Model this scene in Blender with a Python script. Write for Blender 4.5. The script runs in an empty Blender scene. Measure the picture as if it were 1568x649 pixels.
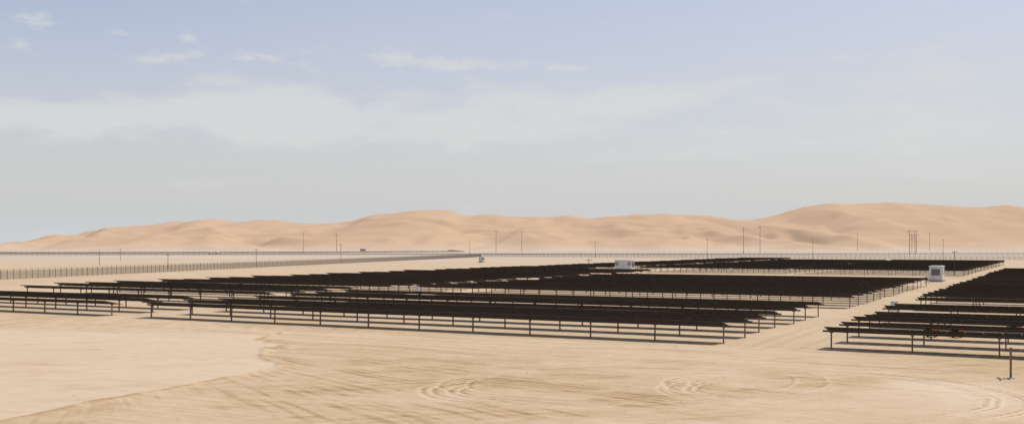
import bpy, bmesh, math, random
import numpy as np
from mathutils import Vector, Matrix
random.seed(7); rng=np.random.default_rng(7)
scene=bpy.context.scene
scene.view_settings.view_transform='Standard'
try: scene.view_settings.look='None'
except Exception: pass
scene.view_settings.exposure=0

# ------------------------------------------------------------ helpers
def link(o,parent=None):
    scene.collection.objects.link(o)
    if parent: o.parent=parent
    return o
def mat(name,col,rough=0.7,metal=0.0,noise=0.0,nscale=3.0,spec=0.3):
    m=bpy.data.materials.new(name); m.use_nodes=True
    nt=m.node_tree; b=nt.nodes['Principled BSDF']
    b.inputs['Roughness'].default_value=rough; b.inputs['Metallic'].default_value=metal
    b.inputs['Specular IOR Level'].default_value=spec
    b.inputs['Base Color'].default_value=(*col,1)
    if noise>0:
        tc=nt.nodes.new('ShaderNodeTexCoord'); n=nt.nodes.new('ShaderNodeTexNoise')
        n.inputs['Scale'].default_value=nscale; n.inputs['Detail'].default_value=4
        r=nt.nodes.new('ShaderNodeValToRGB')
        r.color_ramp.elements[0].position=.3; r.color_ramp.elements[1].position=.7
        r.color_ramp.elements[0].color=(*[c*(1-noise) for c in col],1)
        r.color_ramp.elements[1].color=(*[min(1,c*(1+noise)) for c in col],1)
        nt.links.new(tc.outputs['Object'],n.inputs['Vector']); nt.links.new(n.outputs['Fac'],r.inputs[0])
        nt.links.new(r.outputs[0],b.inputs['Base Color'])
    return m
class MB:
    """mesh builder from boxes / cylinders with material slots"""
    def __init__(s): s.v=[]; s.f=[]; s.m=[]
    def box(s,c,d,mi=0,M=None):
        n=len(s.v)
        for sx in(-.5,.5):
            for sy in(-.5,.5):
                for sz in(-.5,.5):
                    p=Vector((c[0]+sx*d[0],c[1]+sy*d[1],c[2]+sz*d[2]))
                    if M is not None: p=M@p
                    s.v.append(tuple(p))
        for q in((0,1,3,2),(4,6,7,5),(0,4,5,1),(2,3,7,6),(0,2,6,4),(1,5,7,3)):
            s.f.append(tuple(n+i for i in q)); s.m.append(mi)
    def tube(s,p,q,r0,r1=None,seg=8,mi=0):
        if r1 is None:r1=r0
        p=Vector(p);q=Vector(q);ax=(q-p).normalized()
        a=ax.orthogonal().normalized(); b=ax.cross(a); n=len(s.v)
        for (c,r) in((p,r0),(q,r1)):
            for i in range(seg):
                t=2*math.pi*i/seg; s.v.append(tuple(c+a*r*math.cos(t)+b*r*math.sin(t)))
        for i in range(seg):
            j=(i+1)%seg; s.f.append((n+i,n+j,n+seg+j,n+seg+i)); s.m.append(mi)
        s.f.append(tuple(n+i for i in reversed(range(seg)))); s.m.append(mi)
        s.f.append(tuple(n+seg+i for i in range(seg))); s.m.append(mi)
    def mesh(s,name,mats):
        me=bpy.data.meshes.new(name); me.from_pydata(s.v,[],s.f)
        for m in mats: me.materials.append(m)
        me.polygons.foreach_set('material_index',s.m); me.update(); return me
    def obj(s,name,mats,loc=(0,0,0),rz=0,parent=None):
        o=bpy.data.objects.new(name,s.mesh(name,mats)); o.location=loc; o.rotation_euler=(0,0,rz)
        return link(o,parent)
def empty(name,loc=(0,0,0),rz=0):
    o=bpy.data.objects.new(name,None); o.location=loc; o.rotation_euler=(0,0,rz); return link(o)

def vnoise(x,y,seed=0):
    xi=np.floor(x).astype(np.int64); yi=np.floor(y).astype(np.int64)
    fx=x-xi; fy=y-yi; fx=fx*fx*(3-2*fx); fy=fy*fy*(3-2*fy)
    def h(a,b):
        n=(a*374761393+b*668265263+seed*1442695041)&0xffffffff
        n=((n^(n>>13))*1274126177)&0xffffffff
        n=(n^(n>>16))&0xffffff
        return n/float(0xffffff)
    a=h(xi,yi);b=h(xi+1,yi);c=h(xi,yi+1);d=h(xi+1,yi+1)
    return (a*(1-fx)+b*fx)*(1-fy)+(c*(1-fx)+d*fx)*fy
def fbm(x,y,o=4,seed=0):
    s=0;a=.5;t=0
    for i in range(o):
        s=s+a*vnoise(x*2**i+17.3*i,y*2**i-9.1*i,seed+i); t+=a; a*=.5
    return s/t
def sst(a,b,x):
    t=np.clip((x-a)/(b-a),0,1); return t*t*(3-2*t)
def grid_mesh(name,xs,ys,Z,attrs={}):
    nx,ny=len(xs),len(ys)
    X,Y=np.meshgrid(xs,ys)
    co=np.stack([X.ravel(),Y.ravel(),Z.ravel()],1).astype(np.float32)
    idx=np.arange(nx*ny).reshape(ny,nx)
    q=np.stack([idx[:-1,:-1],idx[:-1,1:],idx[1:,1:],idx[1:,:-1]],-1).reshape(-1,4).astype(np.int32)
    me=bpy.data.meshes.new(name)
    me.vertices.add(nx*ny); me.vertices.foreach_set('co',co.ravel())
    me.loops.add(q.size); me.loops.foreach_set('vertex_index',q.ravel())
    me.polygons.add(len(q)); me.polygons.foreach_set('loop_start',np.arange(0,q.size,4,dtype=np.int32))
    me.update(calc_edges=True)
    me.polygons.foreach_set('use_smooth',np.ones(len(q),bool))
    for k,v in attrs.items():
        at=me.attributes.new(k,'FLOAT','POINT'); at.data.foreach_set('value',v.ravel().astype(np.float32))
    return me

# site grid: D = along the service road (away), L = along the rows (to the left)
D=Vector((.475,.880,0)); L=Vector((-.880,.475,0)); C0=Vector((17.3,84.7,0))
def G(a,b,z=0): 
    p=C0+D*a+L*b; return Vector((p.x,p.y,z))
RZ=math.atan2(.475,-.880)

# ------------------------------------------------------------ materials
m_glass=mat('thin_film_module',(.018,.019,.025),.4,0,spec=.4)
m_back=mat('module_back',(.042,.036,.036),.6,0,spec=.15)
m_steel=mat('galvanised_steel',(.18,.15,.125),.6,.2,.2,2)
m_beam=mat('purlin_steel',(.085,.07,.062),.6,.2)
m_white=mat('white_painted_steel',(.60,.61,.61),.5,0,.08,1.5)
m_grey=mat('grey_louvre',(.28,.29,.30),.6,0,.1,4)
m_dgrey=mat('dark_grey_metal',(.10,.095,.09),.6,.2)
m_conc=mat('concrete',(.36,.34,.31),.85,0,.15,3)
m_wood=mat('weathered_pole_timber',(.17,.14,.115),.85,0,.25,1)
m_fence=mat('fence_wire',(.13,.115,.10),.7,.2)
m_rust=mat('rusted_post',(.21,.15,.10),.8,0,.35,6)
m_wire=mat('cable',(.2,.19,.17),.6)
m_tyre=mat('rubber',(.03,.03,.03),.8)
m_gl=mat('car_glass',(.03,.035,.04),.15)
m_red=mat('red_plastic',(.30,.08,.05),.6)

# ------------------------------------------------------------ world
SUN_EL=math.radians(64); SX,SY=.90,.44
sunv=Vector((SX*math.cos(SUN_EL),SY*math.cos(SUN_EL),math.sin(SUN_EL))).normalized()
w=bpy.data.worlds.new('World'); scene.world=w; w.use_nodes=True
nt=w.node_tree; N=nt.nodes; K=nt.links
bg=N['Background']; bg.inputs['Strength'].default_value=.1
sky=N.new('ShaderNodeTexSky'); sky.sky_type='NISHITA'; sky.sun_disc=False
sky.sun_elevation=SUN_EL; sky.sun_rotation=math.atan2(SX,SY)
sky.altitude=50; sky.air_density=1.0; sky.dust_density=2.0; sky.ozone_density=1.5
tc=N.new('ShaderNodeTexCoord'); sep=N.new('ShaderNodeSeparateXYZ'); K.new(tc.outputs['Generated'],sep.inputs[0])
def M(op,a,b=None,c=None,clamp=False):
    n=N.new('ShaderNodeMath'); n.operation=op; n.use_clamp=clamp
    for i,v in enumerate((a,b,c)):
        if v is None: continue
        if isinstance(v,(int,float)): n.inputs[i].default_value=v
        else: K.new(v,n.inputs[i])
    return n.outputs[0]
az=M('ARCTAN2',sep.outputs[0],sep.outputs[1]); el=M('ARCSINE',sep.outputs[2])
def noise(sx,sy,off,detail=6,rough=.6,dist=0):
    cb=N.new('ShaderNodeCombineXYZ'); K.new(M('MULTIPLY',az,sx),cb.inputs[0]); K.new(M('MULTIPLY',el,sy),cb.inputs[1]); cb.inputs[2].default_value=off
    n=N.new('ShaderNodeTexNoise'); n.inputs['Scale'].default_value=1; n.inputs['Detail'].default_value=detail
    n.inputs['Roughness'].default_value=rough; n.inputs['Distortion'].default_value=dist
    K.new(cb.outputs[0],n.inputs['Vector']); return n.outputs['Fac']
nA=noise(9,30,3.1,9,.62,.25); nB=noise(34,100,8.7,7,.7,.3); nC=noise(2.2,8,1.3,4,.5)
def ang(tx,tz):
    return math.atan(tx), math.atan(tz/math.sqrt(1+tx*tx))
def blob(tx,tz,rx,rz,amp):
    a,e=ang(tx,tz)
    dx=M('DIVIDE',M('SUBTRACT',az,a),rx); dz=M('DIVIDE',M('SUBTRACT',el,e),rz)
    r2=M('ADD',M('MULTIPLY',dx,dx),M('MULTIPLY',dz,dz))
    return M('MULTIPLY',M('EXPONENT',M('MULTIPLY',r2,-1.0)),amp)
def total(bl):
    s=None
    for b in bl:
        o=blob(*b); s=o if s is None else M('ADD',s,o)
    return s
big=total([(-.24,.137,.085,.030,1.0),(-.18,.112,.18,.028,.6),(.03,.118,.13,.028,.7),(.12,.137,.09,.014,.6),(.36,.118,.15,.028,.75),(-.47,.118,.09,.025,.6),(.42,.17,.2,.014,.35)])
small=total([(-.47,.194,.011,.006,1.2),(-.334,.178,.035,.008,1.1),(-.246,.180,.04,.006,1.0),(-.07,.173,.08,.008,1.1),(.06,.169,.035,.006,.9),(-.31,.197,.012,.006,1.0),(-.459,.213,.016,.008,.8),(-.38,.205,.012,.006,.7),(-.12,.186,.02,.008,.7),(.3,.178,.10,.005,.7)])
def ss(x,a,b):
    n=N.new('ShaderNodeMapRange'); n.interpolation_type='SMOOTHSTEP'; K.new(x,n.inputs[0])
    n.inputs[1].default_value=a; n.inputs[2].default_value=b; return n.outputs[0]
dBig=ss(M('ADD',big,M('MULTIPLY',M('SUBTRACT',nA,.5),2.3)),.20,.85)
dSm=ss(M('ADD',small,M('MULTIPLY',M('SUBTRACT',nB,.5),3.4)),.30,1.5)
dens=M('MAXIMUM',M('MULTIPLY',dBig,.80),M('MULTIPLY',dSm,.75))
up_=ss(el,.02,.16)
hz=M('EXPONENT',M('MULTIPLY',M('ABSOLUTE',el),-5.3))
var=M('ADD',M('MULTIPLY',M('SUBTRACT',nC,.5),.4),M('MULTIPLY',az,.28))
hz=M('ADD',hz,M('MULTIPLY',var,up_),clamp=True)
def mix(f,a,b,bt='MIX'):
    n=N.new('ShaderNodeMix'); n.data_type='RGBA'; n.blend_type=bt
    if isinstance(f,(int,float)): n.inputs[0].default_value=f
    else: K.new(f,n.inputs[0])
    for i,v in((6,a),(7,b)):
        if isinstance(v,tuple): n.inputs[i].default_value=(*v,1)
        else: K.new(v,n.inputs[i])
    return n.outputs[2]
c0=mix(1.0,sky.outputs[0],(1.70,1.42,1.38),'MULTIPLY')
c1=mix(hz,c0,(6.1,6.35,6.5))
c2=mix(dens,c1,(6.85,6.9,6.9))
K.new(c2,bg.inputs['Color'])

sd=bpy.data.lights.new('sun','SUN'); sd.energy=3.55; sd.angle=math.radians(.5); sd.color=(1,.96,.89)
so=bpy.data.objects.new('sun',sd); link(so); so.rotation_euler=sunv.to_track_quat('Z','Y').to_euler(); so.location=(0,0,60)

# ------------------------------------------------------------ ground
def axis(lo,hi,step,far0,far1,k=1.16):
    c=list(np.arange(lo,hi,step)); s=step; x=hi
    r=[]
    while x<far1: r.append(x); s*=k; x+=s
    r.append(far1); s=step; x=lo; l=[]
    while True:
        s*=k; x-=s
        if x<far0: break
        l.append(x)
    l.append(far0)
    return np.array(l[::-1]+c+r)
xs=axis(-46,44,.11,-9000,9000); ys=axis(43,92,.09,-3000,14000)
X,Y=np.meshgrid(xs,ys)
fade=sst(70,50,np.abs(X))*sst(135,100,Y)*sst(5,30,Y)
Z=np.zeros_like(X); tone=np.zeros_like(X); rut=np.zeros_like(X)
A=(X-C0.x)*D.x+(Y-C0.y)*D.y; B=(X-C0.x)*L.x+(Y-C0.y)*L.y
wob=(fbm(X*.18,Y*.18,4,5)-.5)*5+(fbm(X*1.2,Y*1.2,3,6)-.5)*1.0
e1=((X+14.7)*.93-(Y-69)*.36)+wob*.3
e2=((X+18)*.97+(Y-78)*.2)+wob
k=sst(66,76,Y); edge=e1*(1-k)+e2*k
pan=sst(.5,-.6,edge)*sst(101,95,Y+.42*(X+45)*.6)
wx_=(fbm(X*.06,Y*.06,3,12)-.5)
th=np.arctan2(Y-98,X+36)+wx_*.05
rr=np.hypot(Y-98,X+36)
st1=fbm(th*60,rr*.03,3,11); st2=fbm(th*190,rr*.05,2,21)
st3=fbm(B*.05+3,A*.9+(fbm(X*.1,Y*.1,2,3))*4,4,31)
st5=fbm(B*.09+8,A*2.6+wx_*8,2,33)
# second set of crossing, fairly straight scrape marks
u6=X*math.cos(-.35)-Y*math.sin(-.35); v6=X*math.sin(-.35)+Y*math.cos(-.35)
st6=fbm(u6*.07,v6*2.4+wx_*5,3,36)
patch=fbm(X*.055,Y*.10,4,41); patch2=fbm(X*.12+5,Y*.16,4,45); patch3=fbm(X*.3,Y*.5,4,47)
work=(1-pan)*sst(79,72,Y-.05*X+wob*.6)
right=sst(8,26,X)
sA=sst(.48,.66,st1*.3+st2*.7); sC=sst(.5,.72,st5); sD=sst(.54,.74,st6)
lines=sA*sst(.36,.6,patch)*sst(.3,.6,patch3)*(1-.6*right)+.5*sC*sst(.6,.4,patch2)+.6*sD*sst(.4,.65,patch3)
tone+=work*(.16+.58*lines+.5*(patch-.5)+.35*(patch2-.5)+.35*(patch3-.5))
rut+=work*((st2-.5)*.3*sst(.36,.6,patch)*sst(.3,.6,patch3)*(1-.6*right)-.35*sD*sst(.4,.65,patch3))
apr=sst(-34,-26,A)*sst(2,-2,A)
tone+=(1-work)*(1-pan)*apr*(.30*sst(.45,.7,st3)+.22*sC)
tone+=sst(-2,1,A)*.10
tone-=pan*.26*(.6+.8*patch)
tone+=pan*(.3*sst(.55,.8,fbm(X*.22+Y*.1,Y*.5,4,48))+.25*(patch3-.5))
pe=np.exp(-(edge/.28)**2)*sst(101,92,Y)
tone+=pe*.8*sst(.25,.6,fbm(X*.5,Y*.5,3,61)); Z+=pe*(.06+.06*fbm(X*1.5,Y*1.5,2,62))*fade
tone+=.4*np.exp(-((edge-1.3)/1.0)**2)*sst(.4,.7,st2)*sst(80,70,Y)
def line(dist,wd): return np.exp(-(dist/wd)**2)
def arc(cx,cy,r,a0,a1,gap=1.7,n=1,dr=.5,str_=1.0,wd=.11):
    global tone,rut
    R=np.hypot(X-cx,Y-cy); T=np.degrees(np.arctan2(Y-cy,X-cx))
    mid=(a0+a1)/2; dT=np.abs((T-mid+180)%360-180); ms=sst((a1-a0)/2,(a1-a0)/2-14,dT)
    wv=(fbm(X*.35,Y*.35,2,77)-.5)*.5
    br=.35+.9*sst(.3,.6,fbm(X*.6,Y*.6,3,78))
    for i in range(n):
        for g in((0,gap) if gap else (0,)):
            q=R-(r+i*dr+g)+wv
            tread=.7+.3*np.sin(T*math.pi/180*r/.10)
            tone+=ms*line(q,wd)*.7*str_*tread*br; rut-=ms*line(q,wd)*.8*str_
            rut+=ms*(line(q-.25,.1)+line(q+.25,.1))*.45*str_; tone-=ms*(line(q-.27,.11))*.55*str_
arc(-.2,57.5,2.6,95,265,1.5,2,.6,1.0)
arc(1.2,60,3.6,120,250,1.6,1,.5,.8)
arc(12.8,60,2.5,70,250,1.5,1,.5,1.1)
arc(14.0,58.0,3.6,80,240,1.6,2,.5,.9)
arc(9,64,8,-60,20,1.7,1,.4,.6)
arc(16.5,57,8.6,-75,75,1.7,2,.45,1.0,.14)
arc(-17.5,90,4.2,-170,-10,1.7,2,.5,.5)
arc(-12,92,7,-160,-20,1.8,1,.5,.5)
arc(-10,-60,140,68,106,1.8,1,.8,.35)
arc(-30,20,52,15,75,1.8,1,.7,.35)
arc(60,150,100,-150,-95,1.8,1,.7,.25)
arc(5,120,66,-115,-60,1.7,1,.9,.25)
for aa,s in((-4.2,.5),(-6.0,.5),(-9.2,.35),(-11,.35),(-15,.3),(-16.8,.3),(-21,.25)):
    q=A-aa+(fbm(B*.03,B*0+aa,2,5)-.5)*3
    tone+=line(q,.16)*s*.8*fade; rut-=line(q,.16)*s*fade
for bb in(-2.6,-4.4,-5.8):
    q=B-bb+(fbm(A*.02,A*0+bb,2,5)-.5)*2
    tone+=line(q,.3)*.3*sst(-10,5,A)*sst(400,200,A)
pale=np.exp(-(((X-24.5)/3.6)**2+((Y-57)/6.5)**2)); tone-=pale*.9*(.5+patch)
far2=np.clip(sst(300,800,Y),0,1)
Z+=fade*((fbm(X*.05,Y*.05,2,71)-.5)*.12+(fbm(X*.8,Y*.8,3,72)-.5)*.025+np.clip(rut,-1.5,1.5)*.035)
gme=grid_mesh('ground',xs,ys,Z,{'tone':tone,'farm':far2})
g=bpy.data.materials.new('desert_sand'); g.use_nodes=True; gn=g.node_tree; N2=gn.nodes; K2=gn.links
bs=N2['Principled BSDF']; bs.inputs['Roughness'].default_value=.95; bs.inputs['Specular IOR Level'].default_value=.1
def attr(nm):
    n=N2.new('ShaderNodeAttribute'); n.attribute_name=nm; return n.outputs['Fac']
geo=N2.new('ShaderNodeNewGeometry')
def nz(scale,detail=5,rough=.6,sc=(1,1,1),rz=0):
    mp=N2.new('ShaderNodeMapping'); mp.inputs['Scale'].default_value=sc; K2.new(geo.outputs['Position'],mp.inputs[0])
    src=mp.outputs[0]
    if rz:
        mp.inputs['Scale'].default_value=(1,1,1); mp.inputs['Rotation'].default_value=(0,0,rz)
        m3=N2.new('ShaderNodeMapping'); m3.inputs['Scale'].default_value=sc; K2.new(src,m3.inputs[0]); src=m3.outputs[0]
    n=N2.new('ShaderNodeTexNoise'); n.inputs['Scale'].default_value=scale; n.inputs['Detail'].default_value=detail; n.inputs['Roughness'].default_value=rough
    K2.new(src,n.inputs['Vector']); return n.outputs['Fac']
def M2(op,a,b,clamp=False):
    n=N2.new('ShaderNodeMath'); n.operation=op; n.use_clamp=clamp
    for i,v in enumerate((a,b)):
        if isinstance(v,(int,float)): n.inputs[i].default_value=v
        else: K2.new(v,n.inputs[i])
    return n.outputs[0]
f1=nz(.05,5,.6); f2=nz(.9,5,.68); f3=nz(9,3,.7); f4=nz(1.0,4,.65,(.12,3.2,1),.5)
t=M2('ADD',M2('MULTIPLY',attr('tone'),.42),.37)
t=M2('ADD',t,M2('MULTIPLY',M2('SUBTRACT',f1,.5),.45))
t=M2('ADD',t,M2('MULTIPLY',M2('SUBTRACT',f2,.5),.48))
t=M2('ADD',t,M2('MULTIPLY',M2('SUBTRACT',f4,.5),.34))
t=M2('ADD',t,M2('MULTIPLY',M2('SUBTRACT',f3,.5),.40),True)
rp=N2.new('ShaderNodeValToRGB'); K2.new(t,rp.inputs[0])
e=rp.color_ramp.elements; e[0].position=.1; e[0].color=(.53,.43,.32,1); e[1].position=1; e[1].color=(.22,.15,.077,1)
x=e.new(.38); x.color=(.47,.365,.245,1); x=e.new(.65); x.color=(.375,.272,.155,1)
mx=N2.new('ShaderNodeMix'); mx.data_type='RGBA'
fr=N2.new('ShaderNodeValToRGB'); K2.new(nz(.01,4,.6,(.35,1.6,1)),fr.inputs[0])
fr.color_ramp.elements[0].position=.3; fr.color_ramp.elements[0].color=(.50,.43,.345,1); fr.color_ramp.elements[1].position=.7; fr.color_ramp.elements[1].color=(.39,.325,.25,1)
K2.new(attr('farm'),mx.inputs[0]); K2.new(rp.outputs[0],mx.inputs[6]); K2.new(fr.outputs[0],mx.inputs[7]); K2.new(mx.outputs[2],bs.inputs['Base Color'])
bp=N2.new('ShaderNodeBump'); bp.inputs['Strength'].default_value=.35; bp.inputs['Distance'].default_value=.06
K2.new(M2('ADD',M2('MULTIPLY',f2,.6),M2('MULTIPLY',f3,.35)),bp.inputs['Height']); K2.new(bp.outputs[0],bs.inputs['Normal'])
gme.materials.append(g); link(bpy.data.objects.new('ground',gme))

# ------------------------------------------------------------ dunes (height field)
prof=[(-1200,0),(-1010,0),(-925,3),(-868,19),(-793,37),(-730,44),(-680,52),(-618,55),(-575,59.5),(-530,52),(-487,59),(-443,55),(-380,48),(-318,54),(-274,65),(-230,68),(-180,73),(-118,74),(-86,63),(-49,69),(8,63),(64,60),(108,65),(158,60),(220,64),(283,68),(345,63),(395,60),(452,55),(495,62),(558,79),(614,88),(670,87),(733,90.5),(808,88),(883,78),(933,84),(981,79),(1060,66),(1180,72),(1300,60),(1500,50),(1800,58),(2300,30),(2700,0)]
dx=np.arange(-1250,2700,5.0); dy=np.concatenate([np.arange(1380,2260,4.5),np.arange(2260,3000,20.0)])
DX,DY=np.meshgrid(dx,dy)
px=np.array([p[0] for p in prof]);ph=np.array([p[1] for p in prof])
fine=np.arange(-1300,2800,4.0); hv=np.interp(fine,px,ph)
ker=np.hanning(9); ker/=ker.sum(); hv=np.convolve(hv,ker,'same')
HC=np.interp(DX,fine,hv)*(DY*0+1)
cn=1-np.abs(2*vnoise(DX/70,DX*0+.5,191)-1)
HC=HC+((fbm(DX/45,DX*0,3,91)-.5)*4+(cn-.5)*4)*sst(2,20,HC)
yc=2000+(fbm(DX/180,DX*0,3,92)-.5)*160
y0=1500+(fbm(DX/260,DX*0,3,93)-.5)*330
tt=(DY-y0)/(yc-y0)
up=np.clip(tt,0,1); env=.35*sst(0,1,up)+.65*up**1.25
back=sst(1.0,1.0+.95,tt)
wx=DX+60*(fbm(DX/220,DY/160,3,94)-.5)*2; wy=DY+40*(fbm(DX/150,DY/150,3,95)-.5)*2
def sharp(u):
    f=u-np.floor(u); return np.where(f<.40,f/.40,(1-f)/.60)
s1=sharp(wx/170+.5*wy/230+1.6*fbm(wx/260,wy/200,3,111))
s2=sharp(wx/75-.6*wy/120+1.8*fbm(wx/150,wy/120,3,112))
s3=sharp(wy/60+wx/200+2.2*fbm(wx/120,wy/120,3,113))
mA=fbm(DX/130,DY/110,2,121); mB=fbm(DX/90,DY/80,2,122)
bell=np.clip(up*(1-up)*4,0,1)*(tt<1)
hc2=50+(HC-55)*.3
bell=bell*sst(5,40,HC)
calm=1-.85*np.exp(-((DX-800)/110)**2)
H=HC*env+bell*hc2*calm*(.30*(s1-.5)*sst(.25,.6,mA)+.13*(s2-.5)*sst(.35,.65,mB)+.06*(s3-.5)*sst(.65,.4,mB))
r1=1-np.abs(2*vnoise(wx/150,wy/210,101)-1)
H+=bell*hc2*calm*.18*(r1-.55)
cap=8+(HC-8)*DY/yc*.985; H=np.where((tt<1)&(HC>12),cap-np.logaddexp(0,(cap-H)/2.0)*2.0,H)
H=np.where(tt>1,HC*(1-back),H)
for _ in range(2):
    H[1:-1,1:-1]=(H[1:-1,1:-1]*4+H[:-2,1:-1]+H[2:,1:-1]+H[1:-1,:-2]+H[1:-1,2:])/8
H=np.maximum(H,0)-.5
dme=grid_mesh('sand_dunes',dx,dy,H)
dm=bpy.data.materials.new('hazed_dune_sand'); dm.use_nodes=True; n_=dm.node_tree; b_=n_.nodes['Principled BSDF']
b_.inputs['Roughness'].default_value=.95; b_.inputs['Specular IOR Level'].default_value=.05
ge=n_.nodes.new('ShaderNodeNewGeometry'); sp=n_.nodes.new('ShaderNodeSeparateXYZ'); n_.links.new(ge.outputs['Position'],sp.inputs[0])
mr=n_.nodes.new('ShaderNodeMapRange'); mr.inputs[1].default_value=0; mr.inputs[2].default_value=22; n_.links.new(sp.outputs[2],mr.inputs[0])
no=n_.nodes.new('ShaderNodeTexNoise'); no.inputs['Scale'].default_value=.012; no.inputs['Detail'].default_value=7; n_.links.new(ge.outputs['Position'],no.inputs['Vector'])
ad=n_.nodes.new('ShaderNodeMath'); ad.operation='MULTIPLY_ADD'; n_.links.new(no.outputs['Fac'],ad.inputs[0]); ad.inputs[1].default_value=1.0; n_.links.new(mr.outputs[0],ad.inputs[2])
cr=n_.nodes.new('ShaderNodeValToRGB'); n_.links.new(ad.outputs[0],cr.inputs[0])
ce=cr.color_ramp.elements; ce[0].position=.35; ce[0].color=(.48,.395,.30,1); ce[1].position=1.0; ce[1].color=(.455,.325,.215,1)  # sand colours paled: aerial haze is painted into the ramp, no volume
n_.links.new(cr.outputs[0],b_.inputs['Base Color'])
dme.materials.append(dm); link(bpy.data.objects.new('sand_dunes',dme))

# ------------------------------------------------------------ solar rows
cache={}
def row_mesh(length):
    key=round(length,1)
    if key in cache: return cache[key]
    m=MB(); hz_=1.42; n=max(2,round(length/5.95)); st=(length-.6)/n
    for i in range(n+1):
        x=.3+i*st
        m.box((x,0,hz_/2-.25),(.10,.12,hz_+.4),2)
        m.box((x,0,hz_-.07),(.24,.22,.14),2)
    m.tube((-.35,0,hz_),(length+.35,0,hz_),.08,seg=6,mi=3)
    T=Matrix.Translation((0,0,hz_+.11))@Matrix.Rotation(math.radians(11),4,'X')
    k=int(length/1.22); mw=length/k
    for i in range(k):
        x=(i+.5)*mw
        for yy in(-.66,.66):
            m.box((x,yy,.03),(mw-.03,1.29,.012),0,T)
            m.box((x,yy,.016),(mw-.03,1.29,.012),1,T)
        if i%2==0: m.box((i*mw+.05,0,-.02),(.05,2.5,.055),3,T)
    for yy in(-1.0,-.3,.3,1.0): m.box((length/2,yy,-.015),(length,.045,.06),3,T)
    cache[key]=m.mesh('solar_panel_row',[m_glass,m_back,m_steel,m_beam]); return cache[key]
def row(a,b0,b1):
    o=bpy.data.objects.new('solar_panel_row',row_mesh(b1-b0)); p=G(a+random.uniform(-.1,.1),b0+random.uniform(-.25,.25)); p.z=random.uniform(-.07,.06)
    o.location=p; o.rotation_euler=(random.gauss(0,.02),random.gauss(0,.0012),RZ+random.gauss(0,.0006)); link(o)
def rows(a0,a1,b0,b1,st=6.0):
    a=a0
    while a<=a1+.01: row(a,b0,b1); a+=st
rows(0,36,0,65.5); rows(54,136,0,65.5)
rows(0,12,71,123); rows(26,44,71,121); rows(54,136,71,121); rows(146,170,71,121); rows(176,194,97,121)
rows(206,432,97,121)
rows(206,296,0,43); rows(206,296,45,88); rows(308,384,0,43); rows(308,384,45,88)
rows(0,36,-73.5,-8); rows(54,136,-73.5,-8); rows(146,240,-73.5,-8)
rows(24,36,-142,-76.5); rows(54,136,-142,-76.5); rows(146,240,-142,-76.5)

# ------------------------------------------------------------ kiosks
def kiosk(loc,rz,w_,d_,h_,ph_=.37):
    r=empty('inverter_station',loc,rz)
    m=MB(); m.box((0,0,ph_/2-.06),(w_+.5,d_+.5,ph_+.12)); m.obj('plinth',[m_conc],parent=r)
    m=MB(); m.box((0,0,ph_+h_/2),(w_,d_,h_)); o=m.obj('body',[m_white],parent=r)
    bv=o.modifiers.new('b','BEVEL'); bv.width=.03
    m=MB(); m.box((0,0,ph_+h_+.06),(w_+.3,d_+.3,.11)); m.box((0,0,ph_+h_+.15),(w_-.2,d_-.2,.07)); m.obj('roof',[m_white],parent=r)
    m=MB()
    for s in(-1,1):
        for i in range(4):
            x=(-w_/2)+w_*(i+.5)/4
            m.box((x,s*(d_/2+.015),ph_+h_*.46),(w_/4-.12,.03,h_*.82),0)
            m.box((x+w_*.09,s*(d_/2+.05),ph_+h_*.45),(.04,.05,.25),1)
            if i in(0,3):
                for j in range(9): m.box((x,s*(d_/2+.045),ph_+h_*(.5+.04*j)),(w_/4-.3,.03,.05),1)
    m.obj('doors',[m_white,m_dgrey],parent=r)
    m=MB()
    for s in(-1,1):
        m.box((s*(w_/2+.02),0,ph_+h_*.6),(.04,d_*.7,h_*.5),0)
        for j in range(10): m.box((s*(w_/2+.06),0,ph_+h_*(.38+.045*j)),(.05,d_*.66,.05),1)
    m.obj('louvres',[m_grey,m_dgrey],parent=r)
    return r
kiosk((33,306,0),RZ,5.2,2.5,2.7,.75)
kiosk((93.2,229,0),RZ+math.pi/2,4.6,2.6,2.9)
kiosk((-13.9,478,0),RZ,2.0,1.6,2.1)
def cabinet(p):
    m=MB(); m.box((0,0,.9),(.8,.35,1.1),0); m.box((0,.19,.9),(.7,.03,1.0),0); m.box((-.3,0,.18),(.06,.06,.5),1); m.box((.3,0,.18),(.06,.06,.5),1); m.box((0,0,1.48),(.9,.45,.05),0)
    m.obj('combiner_box',[m_white,m_steel],loc=p,rz=RZ)
for a,b in((13.5,66.5),(57,67.5),(148,66),(204,93),(148,2),(204,60),(45,-6.5)): cabinet(G(a,b))
def reel(p,rz):
    m=MB()
    for s in(-.35,.35): m.tube((s-.03,0,.55),(s+.03,0,.55),.55,seg=20,mi=0)
    m.tube((-.32,0,.55),(.32,0,.55),.38,seg=16,mi=1)
    m.obj('cable_reel',[m_red,m_tyre],loc=p,rz=rz)
for a,b in((14.5,-14),(15,-16),(21,-24),(20.5,-31),(27,-20),(33,-26)): reel(G(a,b),RZ+random.uniform(-.6,.6))

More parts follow.
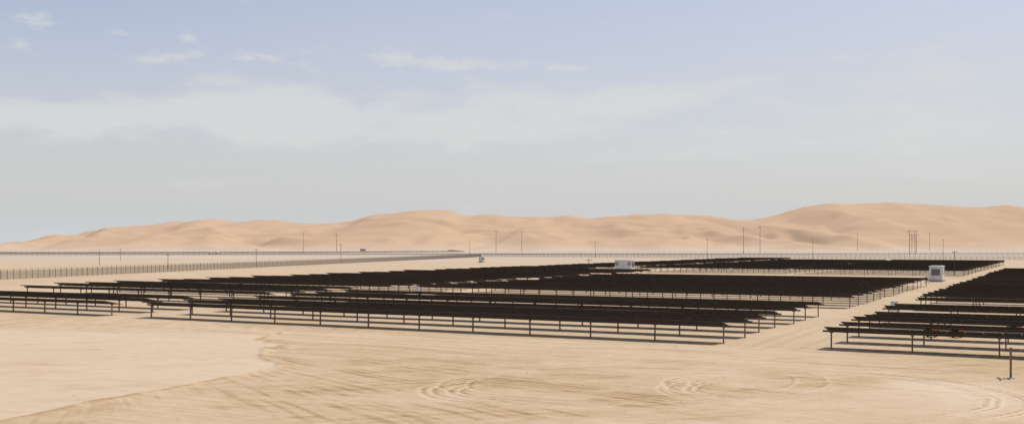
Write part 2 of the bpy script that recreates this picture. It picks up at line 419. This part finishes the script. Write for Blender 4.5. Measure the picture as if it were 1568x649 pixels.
# ------------------------------------------------------------ fences
def fence(p,q,sp=2.6,h=2.0,pick=None):
    p=Vector((*p,0));q=Vector((*q,0)); Ln=(q-p).length; d=(q-p).normalized(); m=MB()
    n=int(Ln/sp); rz=math.atan2(d.y,d.x)
    for i in range(n+1):
        x=i*sp; m.box((x,0,h/2),(.11,.11,h+.3),0)
        m.tube((x,0,h+.1),(x,.28,h+.38),.035,seg=4)
    if pick:
        for i in range(int(Ln/pick)): m.box(((i+.5)*pick,0,h/2+.03),(.04,.025,h-.12),0)
    for j in range(9): m.box((Ln/2,0,.15+j*(h-.2)/8),(Ln,.03,.03),0)
    m.box((Ln/2,.1,h+.2),(Ln,.025,.025),0); m.box((Ln/2,.22,h+.33),(Ln,.025,.025),0)
    m.obj('wire_fence',[m_fence],loc=p,rz=rz)
fence((-146,107),(-118,241),2.2,2.0,.2); fence((-118,241),(-20.6,700),2.2,2.0,.2); fence((-20.6,700),(420,468),2.6,2.1,.35)
fence((-900,760),(-20,800),4,2.0); fence((-20,800),(900,760),4,2)

# ------------------------------------------------------------ poles
def lamp_pole(x,y,h):
    m=MB(); m.tube((0,0,-.2),(0,0,h),.11,.07,8,0); m.box((0,0,.15),(.4,.4,.35),1)
    m.box((0,0,h-.3),(1.2,.06,.06),0); m.box((-.5,-.12,h-.38),(.3,.28,.14),2); m.box((.5,-.12,h-.38),(.3,.28,.14),2)
    m.obj('floodlight_pole',[m_dgrey,m_conc,m_grey],loc=(x,y,0))
for x,y,h in((-28,690,10),(52,652,10),(115,615,11.5),(168,583,11.5),(228,552,11),(-82,500,8.5),(-98,400,6.5),(-116,352,5),(-166,420,5.5),(19,258,4.6),(117,276,6.5),(-210,560,6)):
    lamp_pole(x,y,h)
def util_pole(x,y,h,rz=0,name='utility_pole'):
    m=MB(); m.tube((0,0,-.3),(0,0,h),.24,.15,8,0)
    m.box((0,0,h-.5),(3.0,.14,.16),0); m.box((0,0,h-1.9),(2.2,.12,.14),0)
    for s in(-1.35,-.6,.6,1.35): m.tube((s,0,h-.42),(s,0,h-.05),.06,seg=6,mi=1)
    m.tube((0,.1,h-1.6),(1.1,.1,h-.58),.05,seg=4)
    return m.obj(name,[m_wood,m_grey],loc=(x,y,0),rz=rz)
def hframe(x,y,h,rz=0):
    m=MB()
    for s in(-2.6,2.6): m.tube((s,0,-.3),(s,0,h),.26,.18,8,0)
    m.box((0,0,h-1.2),(10.5,.28,.34),0); m.box((0,0,h-4.2),(5.2,.2,.25),0)
    m.tube((-2.6,.1,h-4.2),(2.6,.1,h-9.5),.09,seg=5); m.tube((2.6,-.1,h-4.2),(-2.6,-.1,h-9.5),.09,seg=5)
    for s in(-4.9,0,4.9): m.tube((s,0,h-1.4),(s,0,h-2.9),.12,seg=6,mi=1)
    m.obj('h_frame_pylon',[m_wood,m_grey],loc=(x,y,0),rz=rz)
for x,y,h in((-226,1130,21),(-190,1130,20),(-18,1180,24),(11,1180,24),(-560,1130,12),(-640,1130,12),(224,1010,25),(240,1010,26),(430,1300,24),(560,1400,24)):
    util_pole(x,y,h,random.uniform(-.3,.3))
hframe(345,900,21,.15); hframe(420,1090,20,.15)
def wire(pts,name='overhead_wires'):
    m=MB()
    for p,q in zip(pts[:-1],pts[1:]):
        p=Vector(p);q=Vector(q); prev=p
        for i in range(1,9):
            t_=i/8; c=p.lerp(q,t_); c.z-=4*2.2*t_*(1-t_); m.tube(prev,c,.03,seg=4); prev=c
    m.obj(name,[m_wire])
for o in(-1.2,0,1.2):
    wire([(-900,1060+o,12),(-640,1130+o,11.6),(-560,1130+o,11.5),(-226,1130+o,20.5),(-190,1130+o,19.5),(-18,1180+o,23.5),(11,1180+o,23.5),(224,1010+o,24.5),(240,1010+o,25.5),(700,880+o,24)])

# ------------------------------------------------------------ embankment / road
def strip(name,pts,w_,h_,m_):
    me=bpy.data.meshes.new(name); v=[];f=[]
    for i,(x,y) in enumerate(pts):
        a=Vector(pts[max(0,i-1)]);b=Vector(pts[min(len(pts)-1,i+1)]); d=(b-a).normalized(); n=Vector((-d.y,d.x))
        for s,z in((-w_/2-h_*1.6,-.05),(-w_/2,h_),(w_/2,h_),(w_/2+h_*1.6,-.05)): v.append((x+n.x*s,y+n.y*s,z))
    for i in range(len(pts)-1):
        for j in range(3): k=i*4+j; f.append((k,k+4,k+5,k+1))
    me.from_pydata(v,[],f); me.materials.append(m_); return link(bpy.data.objects.new(name,me))
m_grav=mat('dark_gravel',(.15,.12,.10),.9,0,.3,.05)
m_asph=mat('asphalt',(.09,.08,.075),.9,0,.2,.2)
strip('railway_embankment',[(-2500,1180),(-900,1060),(-450,1010),(-200,1060),(-60,1230),(-90,1500)],6,1.2,m_grav)
strip('road',[(-2500,900),(-800,870),(0,900),(900,1000),(2500,1100)],9,.35,m_asph)

# ------------------------------------------------------------ distant vehicles, sheds
def vehicle(name,loc,rz,paint):
    r=empty(name,loc,rz)
    prof_=[(-2.3,.45),(-2.3,1.05),(-2.15,1.2),(-1.9,1.75),(.2,1.75),(.85,1.2),(2.1,1.05),(2.3,.85),(2.3,.45)]
    v=[];n=len(prof_)
    for s in(-.88,.88):
        for x,z in prof_: v.append((x,s,z))
    f=[tuple(range(n)),tuple(reversed(range(n,2*n)))]+[(i,(i+1)%n,n+(i+1)%n,n+i) for i in range(n)]
    me=bpy.data.meshes.new('body'); me.from_pydata(v,[],f); me.materials.append(paint); o=link(bpy.data.objects.new('body',me),r)
    bm=bmesh.new(); bm.from_mesh(me); bmesh.ops.recalc_face_normals(bm,faces=bm.faces); bm.to_mesh(me); bm.free()
    o.modifiers.new('b','BEVEL').width=.06
    m=MB()
    for s in(-.885,.885): m.box((-.75,s,1.45),(2.0,.03,.36))
    m.obj('windows',[m_gl],parent=r)
    m=MB()
    for x in(-1.45,1.45):
        for s in(-.82,.82): m.tube((x,s-.1,.36),(x,s+.1,.36),.36,seg=14)
    m.obj('wheels',[m_tyre],parent=r)
vehicle('white_car',(-255,884,.35),.05,m_white); vehicle('white_car',(-249,884,.35),.05,m_white)
def shed(loc,rz,w_,d_,h_):
    r=empty('small_shed',loc,rz)
    m=MB(); m.box((0,0,h_/2),(w_,d_,h_)); m.obj('walls',[m_conc],parent=r)
    me=bpy.data.meshes.new('roof'); a=w_/2+.3;b=d_/2+.3
    me.from_pydata([(-a,-b,h_),(a,-b,h_),(a,b,h_),(-a,b,h_),(-a,0,h_+1.3),(a,0,h_+1.3)],[],[(0,1,5,4),(2,3,4,5),(0,4,3),(1,2,5),(0,3,2,1)])
    me.materials.append(m_conc); link(bpy.data.objects.new('roof',me),r)
    m=MB(); m.box((0,-d_/2-.03,1.2),(1.2,.06,2.3)); m.box((-w_*.3,-d_/2-.03,1.7),(1.2,.06,1)); m.box((w_*.3,-d_/2-.03,1.7),(1.2,.06,1)); m.obj('openings',[m_dgrey],parent=r)
shed((-200,1400,0),.2,7,5,2.6)

# ------------------------------------------------------------ near marker post, stones
m=MB(); m.box((0,0,.85),(.10,.10,1.95),0); m.box((0,0,1.84),(.14,.14,.04),0); m.box((0,-.06,1.35),(.03,.03,.1),0); m.box((0,0,.02),(.34,.34,.06),1); m.box((0,-.055,1.05),(.075,.012,.28),2)
m.obj('marker_post',[m_rust,m_conc,m_red],loc=(30.1,63,Z[np.abs(ys-63).argmin(),np.abs(xs-30.1).argmin()]))
bm=bmesh.new()
for i in range(160):
    if i<14: cx,cy,s=29.6+random.gauss(0,.25),62.7+random.gauss(0,.3),random.uniform(.03,.08)
    else: cx,cy,s=random.uniform(-40,40),random.uniform(45,85),random.uniform(.012,.035)
    zz=Z[np.abs(ys-cy).argmin(),np.abs(xs-cx).argmin()]
    r=bmesh.ops.create_icosphere(bm,subdivisions=1,radius=s,matrix=Matrix.Translation((cx,cy,zz+s*.3)))
    for v in r['verts']: v.co+=Vector((random.uniform(-1,1),random.uniform(-1,1),random.uniform(-1,.4)))*s*.3
me=bpy.data.meshes.new('scattered_stones'); bm.to_mesh(me); bm.free(); me.materials.append(mat('stone',(.25,.18,.12),.9,0,.3,5)); link(bpy.data.objects.new('scattered_stones',me))

# ------------------------------------------------------------ camera
cd=bpy.data.cameras.new('camera'); cam=bpy.data.objects.new('camera',cd); link(cam)
cam.location=(0,0,8); cam.rotation_euler=(math.radians(90),0,0)
cd.sensor_width=36; cd.lens=36.7; cd.shift_y=.0322; cd.clip_end=40000; cd.clip_start=.1
scene.camera=cam
